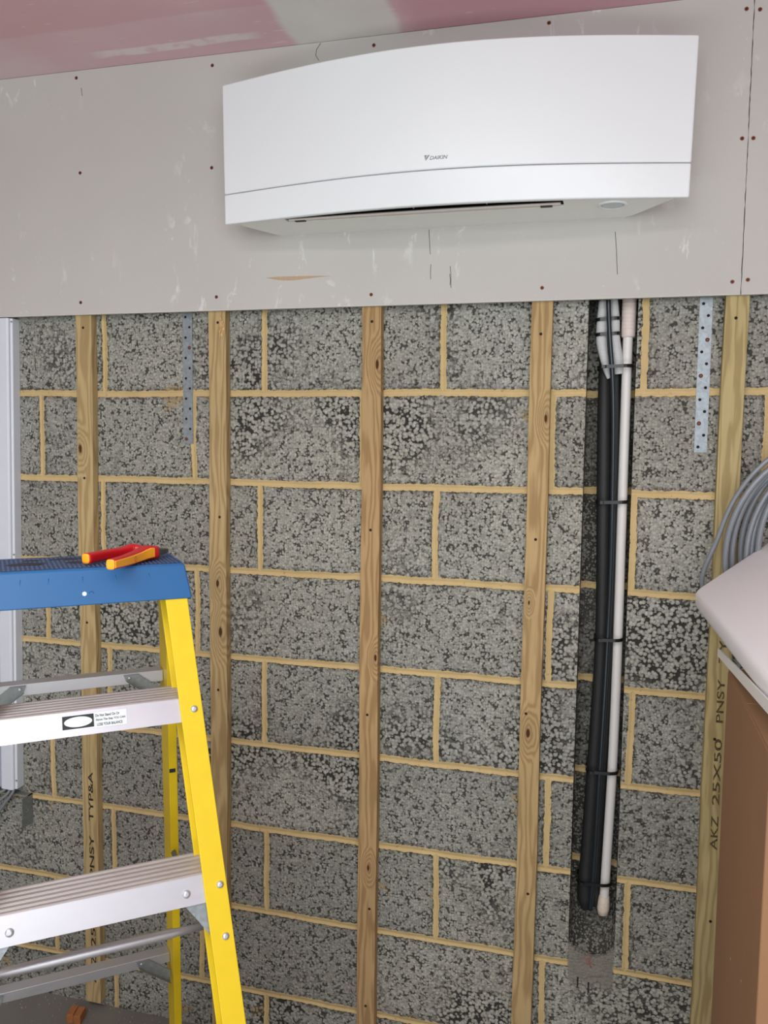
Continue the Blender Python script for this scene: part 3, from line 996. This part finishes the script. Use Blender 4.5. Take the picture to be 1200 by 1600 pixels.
front_prof = [(0, 0), (0, -.072), (-.034, -.072), (-.034, -.0675), (-.005, -.0675), (-.005, -.0045), (-FL, -.0045), (-FL, 0)]
rear_prof = [(0, 0), (-.016, 0), (-.016, -.070), (0, -.070), (0, -.066), (-.0115, -.066), (-.0115, -.004), (0, -.004)]
rails = {}
for side in (1, -1):
    rails['f', side] = rail(front_prof, n_front, 1.335, 'front_rail', side)
    rails['r', side] = rail(rear_prof, n_rear, 1.335, 'rear_rail', side)
    for key, nf, d0 in (('f', n_front, -FL), ('r', n_rear, -.018)):
        z = 0.0
        a = s_out(z); b_ = a + d0
        if side < 0: a, b_ = 2 * S0 - a, 2 * S0 - b_
        lo, hi = min(a, b_) - .003, max(a, b_) + .003
        ft_ = MB()
        v0 = [L3(lo, nf(0) + .006, 0), L3(hi, nf(0) + .006, 0), L3(hi, nf(0) - .078, 0), L3(lo, nf(0) - .078, 0)]
        v1 = [(x, y, .045) for x, y, z_ in [L3(lo, nf(.045) + .004, 0), L3(hi, nf(.045) + .004, 0), L3(hi, nf(.045) - .076, 0), L3(lo, nf(.045) - .076, 0)]]
        ft_.loft([v0, v1])
        ft_.build('rubber_foot', M['tie'], rails[key, side], bevel=.002)

# moulded cap
cap = MB()
def caprect(s0, s1, n0, n1, z): return [L3(s0, n1, z), L3(s1, n1, z), L3(s1, n0, z), L3(s0, n0, z)]
cl = 2 * S0
cap.loft([caprect(cl - .016, .016, .752, .944, 1.322), caprect(cl - .008, .008, .768, .924, 1.3765),
          caprect(cl - .0055, .0055, .7705, .9215, 1.378)])
capo = cap.build('top_cap', M['blue'], lad, bevel=.003, segs=3)
# darker, dirty recessed tray on top with raised square grid and oval holes
gr_ = MB()
rs = random.Random(3)
gr_.loft([caprect(cl - .001, .001, .776, .916, 1.3782), caprect(cl - .001, .001, .776, .916, 1.3786)])
capt = gr_.build('tray', M['bluedark'], capo)
gg = MB()
for i in range(44):
    for j in range(16):
        s = cl + .004 + i * .0070; n = .781 + j * .0085
        if any(((s - hs) / hr) ** 2 + ((n - hn) / hn_) ** 2 < 1.15 for hs, hn, hr, hn_ in
               ((-0.235, .852, .030, .020), (-0.225, .81, .014, .010), (-0.165, .81, .034, .013), (-0.155, .855, .02, .016), (-0.052, .862, .022, .018), (-0.10, .80, .014, .012))): continue
        gg.add([L3(s, n, 1.3785), L3(s + .0042, n, 1.3785), L3(s + .0042, n + .0055, 1.3785), L3(s, n + .0055, 1.3785),
                L3(s + .0008, n + .0008, 1.3797), L3(s + .0034, n + .0008, 1.3797), L3(s + .0034, n + .0047, 1.3797), L3(s + .0008, n + .0047, 1.3797)],
               [(4, 5, 6, 7), (0, 1, 5, 4), (1, 2, 6, 5), (2, 3, 7, 6), (3, 0, 4, 7)])
gg.build('anti_slip_studs', M['bluestud'], capo, kind='stuff')
for hs, hn, hr, hn_ in ((-0.235, .852, .028, .018), (-0.225, .81, .012, .008), (-0.165, .81, .032, .011), (-0.155, .855, .018, .014), (-0.052, .862, .020, .016), (-0.10, .80, .012, .010)):
    e = MB(); pts = circ(hs, hn, hr, 28, hn_)
    e.loft([[L3(a, b, 1.3786) for a, b in pts], [L3(a, b, 1.3790) for a, b in pts]])
    e.build('tool_hole', plain('dark_hole_in_cap', srgb(14, 22, 48), .5), capt)
# shallow ribs and the small white spot on the front skirt
for rx, dx in ((-0.246, -.003), (-0.205, -.004), (-0.155, 0), (-0.105, .004), (-0.052, .004)):
    n0, n1 = 0.9245, 0.9385
    MB().tube([L3(rx, .9277, 1.3655), L3(rx + dx, .9350, 1.344)], [.0009, .0006], 8).build('skirt_rib', M['blue'], capo)
MB().disc(L3(-0.1535, .9372, 1.3395), (0, -1, 0.3), 0.0035, 0.0008, 10).build('white_spot', M['sticker'], capo)
MB().tube([Vector(L3(-0.143 + .0035 * math.cos(a), .9378, 1.3395 + .0035 * math.sin(a))) for a in [k * math.pi / 8 for k in range(17)]], .0003, 5).build('moulded_ring', M['blue'], capo)

# treads
def tread(ztop, hgt, rivets, name='step'):
    sr = s_out(ztop) - .0055; sl = 2 * S0 - sr
    nf = n_front(ztop) - .0055
    nb = nf - .072
    lean_ = 0.0
    # profile (n, z) running over the grooved top
    prof = [(nf + hgt * .298 - .003, ztop - hgt), (nf + hgt * .298, ztop - hgt), (nf, ztop - .0015), (nf - .002, ztop)]
    for gk in range(5):
        n0 = nf - .007 - gk * .0135
        prof += [(n0, ztop), (n0 - .0012, ztop - .0022), (n0 - .0040, ztop - .0022), (n0 - .0048, ztop - .0008), (n0 - .0060, ztop - .0008), (n0 - .0068, ztop)]
    prof += [(nb, ztop), (nb - .001, ztop - .002), (nb - .001, ztop - .022), (nb + .001, ztop - .022), (nb + .001, ztop - .004), (nf - .004, ztop - .004)]
    b = MB().loft([[L3(s, n, z) for n, z in prof] for s in (sl, sr)])
    st = b.build(name, M['tread'], lad)
    # bright front face plate
    fp = MB()
    q = [(nf + hgt * .298 + .0006, ztop - hgt - .0003), (nf + .0006, ztop - .0020), (nf - .001, ztop - .0020), (nf + hgt * .298 - .001, ztop - hgt - .0003)]
    gap = 0.0008
    for s0_, s1_ in ((sl, sr),):
        fp.loft([[L3(s, n, z) for n, z in q] for s in (s0_, s1_)])
    fp.build('step_front', M['alufront'], st, label='bright front face')
    for (s, z) in rivets:
        n = nf + (ztop - z) * .298
        MB().disc(L3(s, n, z), (0, -1, .29), .0062, .0035, 16, dome=.7).build('rivet', M['alu'], st)
    return st


def face_rivet(s, z, side=1):
    if side < 0: s = 2 * S0 - s
    MB().disc(L3(s, n_front(z) - .0005, z), (0, -1, .29), .0058, .0038, 16, dome=.7).build('rivet', M['alu'], rails['f', side])


st1 = tread(1.167, .037, [])
st2 = tread(0.905, .042, [(-.024, .880), (-.276, .880)])
for zt in (0.643, 0.381, 0.119):
    tread(zt, .042, [(s_out(zt) - .07, zt - .025), (2 * S0 - s_out(zt) + .07, zt - .025)])
for side in (1, -1):
    for s, z in ((.0065, 1.149), (.028, .886), (.031, .812), (.046, .62), (.050, .55), (.064, .36), (.082, .10)):
        face_rivet(s, z, side)
    # gusset from the second step down to the rail
    poly = [(-.034, .871), (-.026, .878), (.000, .874), (.012, .862), (.0205, .838), (.024, .797), (.019, .800), (.010, .812), (-.010, .840), (-.022, .855)]
    gs = MB()
    def gp(s, z, dn):
        ss = s if side > 0 else 2 * S0 - s
        return L3(ss, n_front(z) - .010 + dn, z)
    gs.loft([[gp(s, z, 0) for s, z in poly], [gp(s, z, -.0025) for s, z in poly]])
    fold = [(-.034, .871), (-.022, .855), (-.010, .840), (.010, .812), (.019, .800), (.024, .797)]
    gs.loft([[gp(s, z, -.030) for s, z in fold], [gp(s, z, 0) for s, z in fold]], cap=False, closed=False)
    gs.build('step_brace', M['galv'], lad)
    # spreader bar along the inside of the rails
    ss = s_out(.74) - .012
    ss = ss if side > 0 else 2 * S0 - ss
    zf = .752
    MB().tube([L3(ss, n_front(.75) - .062, zf), L3(ss - .004 * side, n_front(.75) - .14, zf - .004), L3(ss, n_rear(.75) - .02, .745)], .0055, 8, squash=.4).build('spreader_bar', M['galvdark'], lad)
    MB().tube([L3(ss - .006 * side, n_front(.75) - .050, .765), L3(ss - .008 * side, n_front(.75) - .052, .750), L3(ss - .006 * side, n_front(.75) - .054, .725)], .003, 8).build('hinge_hook', M['galvdark'], lad)

# tube under the second step, flattened at both ends
tb_ = MB()
sA, sB = 2 * S0 - s_out(.75) + .018, s_out(.75) - .018
tp_ = [L3(sA, .945, .748), L3(sA + .045, .945, .748), L3(sA + .055, .945, .748), L3(sB - .055, .945, .748), L3(sB - .045, .945, .748), L3(sB, .945, .748)]
tb_.tube(tp_, [.0062, .0066, .0085, .0085, .0066, .0062], 16)
tb_.build('cross_tube', M['alu'], lad)

# rear cross bars: channels with diagonal knee braces
def rear_bar(z, hgt, name='rear_bar'):
    n = n_rear(z) - .036
    sr = s_out(z) - .0165; sl = 2 * S0 - sr
    b = MB()
    prof = [(n, z), (n, z - hgt), (n - .0025, z - hgt), (n - .0025, z - .003), (n - .030, z - .003), (n - .030, z)]
    b.loft([[L3(s, a, c) for a, c in prof] for s in (sl, sr)])
    o = b.build(name, M['alu'], lad, bevel=.0008)
    for side in (1, -1):
        s0_ = sr - .062; s1_ = sr + .000
        pts = [(s0_ - .010, z - .003), (s0_ - .006, z - .014), (s1_, z - .064), (s1_, z - .038), (s0_ + .016, z - .003)]
        if side < 0: pts = [(2 * S0 - a, c) for a, c in pts]
        g2 = MB().loft([[L3(a, n + .004, c) for a, c in pts], [L3(a, n + .001, c) for a, c in pts]])
        lip = [pts[1], pts[2]]
        g2.loft([[L3(a, n + .004, c) for a, c in lip], [L3(a, n + .018, c + .002) for a, c in lip]], cap=False, closed=False)
        g2.build('knee_brace', M['galvdark'], o)
        sr_ = s0_ if side > 0 else 2 * S0 - s0_
        MB().disc(L3(sr_, n + .004, z - .008), (0, -1, 0), .003, .002, 12, dome=.6).build('rivet', M['alu'], o)
    return o


rear_bar(1.150, .021)
rb2 = rear_bar(0.449, .021)
rear_bar(0.16, .021)

# warning sticker on the upper step
def step_frame(s, z):
    n = n_front(1.167) - .0055 + (1.167 - z) * .298 + .0009
    ax = Vector((1, 0, 0)); up = Vector((0, -.298, -1)).normalized() * -1
    up = Vector((0, .0, 1)) * .958 + Vector((0, 1, 0)) * .286
    nz_ = ax.cross(up)
    m = Matrix((ax, up, nz_)).transposed().to_4x4()
    return Matrix.Translation(L3(s, n, z)) @ m


sf = step_frame(-.196, 1.1385)
stk = curve_fill('warning_sticker', [[(0, 0), (.097, 0), (.097, .023), (0, .023)]], .0003, M['sticker'], sf, st1, label='white and black warning sticker')
T = lambda x, y, z=0.0003: sf @ Matrix.Translation((x, y, z))
curve_fill('oval_surround', [[(.002, .002), (.048, .002), (.048, .022), (.002, .022)], circ(.025, .012, .0205, 36, .0078)], .0003, M['stickerblack'], T(0, 0), stk)
for txt, x, y, ln, hh in (('Do Not Stand On Or', .0505, .0160, .036, .0042), ('Above This Step YOU CAN', .0505, .0090, .0445, .0042), ('LOSE YOUR BALANCE', .0525, .0022, .038, .0042)):
    text_mesh('sticker_text', txt, ln, hh, M['stickerblack'], T(x, y), stk, depth=.0002, bold=.02)
# small printed mark on the rear rail
MB().box(*(lambda p, q: (p[0], q[0], p[1], q[1], p[2], q[2]))(L3(s_out(.94) - .0155, n_rear(.94) + .0012, .936), L3(s_out(.94) - .004, n_rear(.94) + .0004, .944))).build('printed_mark', M['stickerblack'], rails['r', 1])

# ------------------------------------------------------------------ pliers on the cap
pl = empty('side_cutting_pliers', lad_loc + Vector((0, 0, 1.380)), lad.rotation_euler.z,
           label='red and orange insulated pliers lying on the blue ladder top', cat='pliers')


def handle(pts, rad, name='handle'):
    p = _cm([L3(s, n, z) for s, n, z in pts], 8)
    r = []
    for i in range(len(rad) - 1):
        for k in range(8): r.append(rad[i] + (rad[i + 1] - rad[i]) * k / 8)
    r.append(rad[-1])
    b = MB()
    rings = []
    for i, c in enumerate(p):
        a = p[max(i - 1, 0)]; d = p[min(i + 1, len(p) - 1)]
        t = (d - a).normalized(); side = Vector((t.y, -t.x, 0)).normalized(); up = Vector((0, 0, 1))
        ring_ = []
        for k in range(20):
            an = 2 * math.pi * k / 20
            e = .55
            cx = math.copysign(abs(math.cos(an)) ** e, math.cos(an)); cz = math.copysign(abs(math.sin(an)) ** e, math.sin(an))
            ring_.append(tuple(c + side * cx * r[i] * .85 + up * cz * r[i] * .95))
        rings.append(ring_)
    b.loft(rings, True, True)
    return b.build(name, M['red'], pl), p, r


H = .0105
h1, q1, r1 = handle([(-.146, .900, H), (-.115, .868, H), (-.085, .845, H), (-.062, .832, H + .001), (-.045, .842, H + .001)], [.0088, .0090, .0092, .0125, .008])
h2, q2, r2 = handle([(-.117, .972, H - .001), (-.094, .942, H - .001), (-.068, .904, H), (-.048, .882, H + .003), (-.030, .872, H + .002)], [.0088, .0095, .0108, .0128, .0110])


def inlay(q, r, i0, i1, parent, off):
    b = MB(); rings = []
    for i in range(i0, i1):
        c = q[i]; a = q[max(i - 1, 0)]; d = q[min(i + 1, len(q) - 1)]
        t = (d - a).normalized(); side = Vector((t.y, -t.x, 0)).normalized()
        if side.y > 0: side = -side                     # towards the viewer's side (front of the ladder)
        w_ = r[i] * .70
        o = c + side * (r[i] * .85 - .0012)
        rings.append([tuple(o + Vector((0, 0, w_))), tuple(o + side * .0022 + Vector((0, 0, w_ * .85))), tuple(o + side * .0022 + Vector((0, 0, -w_ * .85))), tuple(o + Vector((0, 0, -w_)))])
    b.loft(rings)
    return b.build('handle_inlay', M['orange'], parent, bevel=.0006, label='orange inlay')


in2 = inlay(q2, r2, 0, 29, h2, 0)
for q, r, par in ((q1, r1, h1), (q2, r2, h2)):
    t = (q[0] - q[1]).normalized()
    b = MB(); side = Vector((t.y, -t.x, 0)).normalized()
    ring0 = []
    for k in range(20):
        an = 2 * math.pi * k / 20; e = .55
        cx = math.copysign(abs(math.cos(an)) ** e, math.cos(an)); cz = math.copysign(abs(math.sin(an)) ** e, math.sin(an))
        ring0.append(side * cx * r[0] * .80 + Vector((0, 0, cz * r[0] * .9)))
    b.loft([[tuple(q[0] + v - t * .001) for v in ring0], [tuple(q[0] + v + t * .002) for v in ring0], [tuple(q[0] + v * .7 + t * .0032) for v in ring0]])
    b.build('handle_end', M['orange'], par, label='orange handle end')
ci = q2[12]; t = (q2[13] - q2[11]).normalized(); side = Vector((t.y, -t.x, 0)).normalized()
if side.y > 0: side = -side
cc = ci + side * (r2[12] * .85 + .0012)
MB().tube([cc + t * .004 * math.cos(a) + Vector((0, 0, .004 * math.sin(a))) for a in [k * math.pi / 8 for k in range(17)]], .0005, 5).build('emblem', plain('brown_emblem', srgb(196, 96, 20), .5), in2)
hd = MB()
hp = _cm([L3(-.050, .850, H), L3(-.035, .852, H), L3(-.018, .848, H), L3(-.004, .838, H)], 6)
rings = []
for i, c in enumerate(hp):
    f = i / (len(hp) - 1)
    wd = .009 * (1 - f) ** .5 + .0028; ht = .0065 * (1 - f) + .003
    t = (hp[min(i + 1, len(hp) - 1)] - hp[max(i - 1, 0)]).normalized(); side = Vector((t.y, -t.x, 0))
    rings.append([tuple(c + side * a + Vector((0, 0, b))) for a, b in ((-wd, -ht), (wd, -ht), (wd, ht * .7), (wd * .5, ht), (-wd * .5, ht), (-wd, ht * .7))])
hd.loft(rings)
hd.disc(L3(-.040, .852, H + .004), (0, 0, 1), .008, .005, 18)
hd.build('jaws', M['steel'], pl, bevel=.0008, label='grey steel jaws')

# ------------------------------------------------------------------ carton, packing strip and white board at the right
bx = empty('cardboard_box', (1.69, -0.70, 0), label='tall brown cardboard box standing below the white board at the right edge', cat='box')
BX0, BX1, BY0, BY1, BZ = -0.205, 0.21, -0.195, 0.195, 1.219
MB().box(BX0, BX1, BY0, BY1, 0, BZ).build('carton', M['card'], bx, bevel=.003, segs=2)
fb = MB()
fb.box(BX0 + .001, BX1 - .001, BY0 + .002, -.0015, BZ, BZ + .004)
fb.box(BX0 + .001, BX1 - .001, .0015, BY1 - .002, BZ, BZ + .004)
fb.build('top_flap', M['card'], bx, bevel=.001)
fl_ = MB()
for yy_, zz_ in ((-.08, .86), (.02, .83), (-.10, .60)):
    fl_.disc((BX0 - .0002, yy_, zz_), (-1, 0, 0), .0022, .0006, 8)
fl_.build('scuff', M['debris'], bx)

# board: rounded, bull-nosed slab tilted up to the right
PA = Vector((1.455, -0.215, 1.2985)); EA = Vector((1.613, -0.050, 1.385)); EB = Vector((1.4905, -0.960, 1.300))
ax = (EB - PA).normalized(); nrm = (EA - PA).cross(EB - PA).normalized()
if nrm.z < 0: nrm = -nrm
bx_ = nrm.cross(ax)
if bx_.x < 0: bx_ = -bx_
# corners in plane coordinates (a along ax, b along bx_)
def pc(P): d = P - PA; return (d.dot(ax), d.dot(bx_))
a2, b2 = pc(EA)
outline = [(0, 0), (a2, b2), (a2, b2 + .17), (.78, b2 + .17), (.78, 0.0)]


def round_poly(pts, rad):
    out = []
    for i, p in enumerate(pts):
        p = Vector(p); a = Vector(pts[i - 1]); b = Vector(pts[(i + 1) % len(pts)])
        r_ = rad[i]
        u = (a - p).normalized(); v = (b - p).normalized()
        ang = u.angle(v); d = min(r_ / math.tan(ang / 2), (a - p).length * .45, (b - p).length * .45)
        s, e = p + u * d, p + v * d
        for k in range(9):
            t = k / 8
            out.append(((1 - t) ** 2 * s + 2 * t * (1 - t) * p + t * t * e))
    return out


op = round_poly(outline, [.045, .03, .03, .02, .02])
cen = sum(op, Vector((0, 0))) / len(op)
SK = Vector((0, 0, -1))            # the moulded side skirt hangs straight down
rings = []
for ins, dn in ((0.006, 0.0), (0.0025, 0.0008), (0.0, 0.004), (0.0, 0.012), (0.001, 0.024), (0.004, 0.031), (0.010, 0.036)):
    ring_ = []
    for i, p in enumerate(op):
        t = (op[(i + 1) % len(op)] - op[i - 1]).normalized(); nn = Vector((t.y, -t.x))
        if nn.dot(cen - p) < 0: nn = -nn
        c = p + nn * ins
        ring_.append(tuple(PA + ax * c.x + bx_ * c.y + SK * dn))
    rings.append(ring_)
MB().loft(rings, True, True).build('white_board', M['board_white'], None, label='white rounded-corner board tilted over the cardboard box at the right edge', cat='board')
ps = MB()
ps.loft([[(1.474, -.455, 1.230), (1.4785, -.455, 1.228), (1.4785, -.455, 1.241), (1.474, -.455, 1.243)],
         [(1.476, -.60, 1.243), (1.4805, -.60, 1.241), (1.4805, -.60, 1.256), (1.476, -.60, 1.258)],
         [(1.479, -.95, 1.276), (1.4835, -.95, 1.274), (1.4835, -.95, 1.290), (1.479, -.95, 1.292)]])
ps.build('packing_strip', M['foam'], None, label='thin white packing strip between the cardboard box and the white board', cat='packing')

# ------------------------------------------------------------------ coil of grey cable
co = empty('cable_coil', (1.74, -0.03, 1.36), label='coil of grey cable hanging on the block wall at the right edge', cat='cable coil')
rs = random.Random(11)
loops = [(.214, .000, .222, .000, -.035), (.205, -.006, .235, .003, -.048), (.196, .004, .226, .006, -.030), (.186, .002, .224, -.004, -.052), (.184, .010, .214, .004, -.040),
         (.176, .012, .216, .010, -.056), (.222, -.004, .240, -.002, -.058)]
for i, (rx, ox, rz, oz, yy_) in enumerate(loops):
    pts = []
    for k in range(65):
        a = 2 * math.pi * k / 64
        pts.append((ox + .01 + rx * math.cos(a), yy_ + .006 * math.sin(2 * a + i), oz + rz * math.sin(a)))
    MB().tube(pts, .0062, 10, cap=False).build('cable_turn', M['greycable'], co)
loose = _cm([(-.02, -.06, .245), (-.10, -.062, .228), (-.160, -.06, .180), (-.205, -.055, .11), (-.235, -.05, .02), (-.256, -.035, -.05), (-.248, -.022, -.095), (-.215, -.018, -.135), (-.15, -.018, -.17)], 8)
MB().tube(loose, .0050, 10).build('loose_end', M['greycable'], co)
MB().tube([(.0, .03, .232), (.0, -.07, .228), (.0, -.078, .245)], .004, 8).build('hanging_hook', M['galvdark'], co)

# ------------------------------------------------------------------ bits on the floor
for dx, lab in ((0.0, 'short orange-brown timber offcut standing on the floor behind the ladder, left one'),
                (0.022, 'short orange-brown timber offcut standing on the floor behind the ladder, right one')):
    o = MB().box(-.010, .0095, -.04, .0, 0, .026).build('timber_offcut', M['offcut'], None, bevel=.0015, label=lab, cat='offcut', group='offcuts on the floor')
    o.location = (-0.088 + dx, -0.055, 0)
    o.rotation_euler = (0, 0, .25)
db = MB()
rs = random.Random(21)
for k in range(150):
    x = rs.uniform(-.6, .32); y = -abs(rs.gauss(0, .05)) - .004; r = rs.uniform(.0012, .0045)
    if -.08 < x < -.01 and y > -.03: continue
    ph = rs.uniform(0, 3)
    db.add([(x + r * math.cos(ph + a), y + r * math.sin(ph + a), 0) for a in (0, 1.6, 3.1, 4.6)] + [(x, y, r * rs.uniform(.8, 1.5))],
           [(0, 1, 4), (1, 2, 4), (2, 3, 4), (3, 0, 4), (3, 2, 1, 0)])
db.build('mortar_crumbs', M['debris'], None, label='scattered mortar crumbs on the floor along the foot of the wall', cat='debris', kind='stuff')
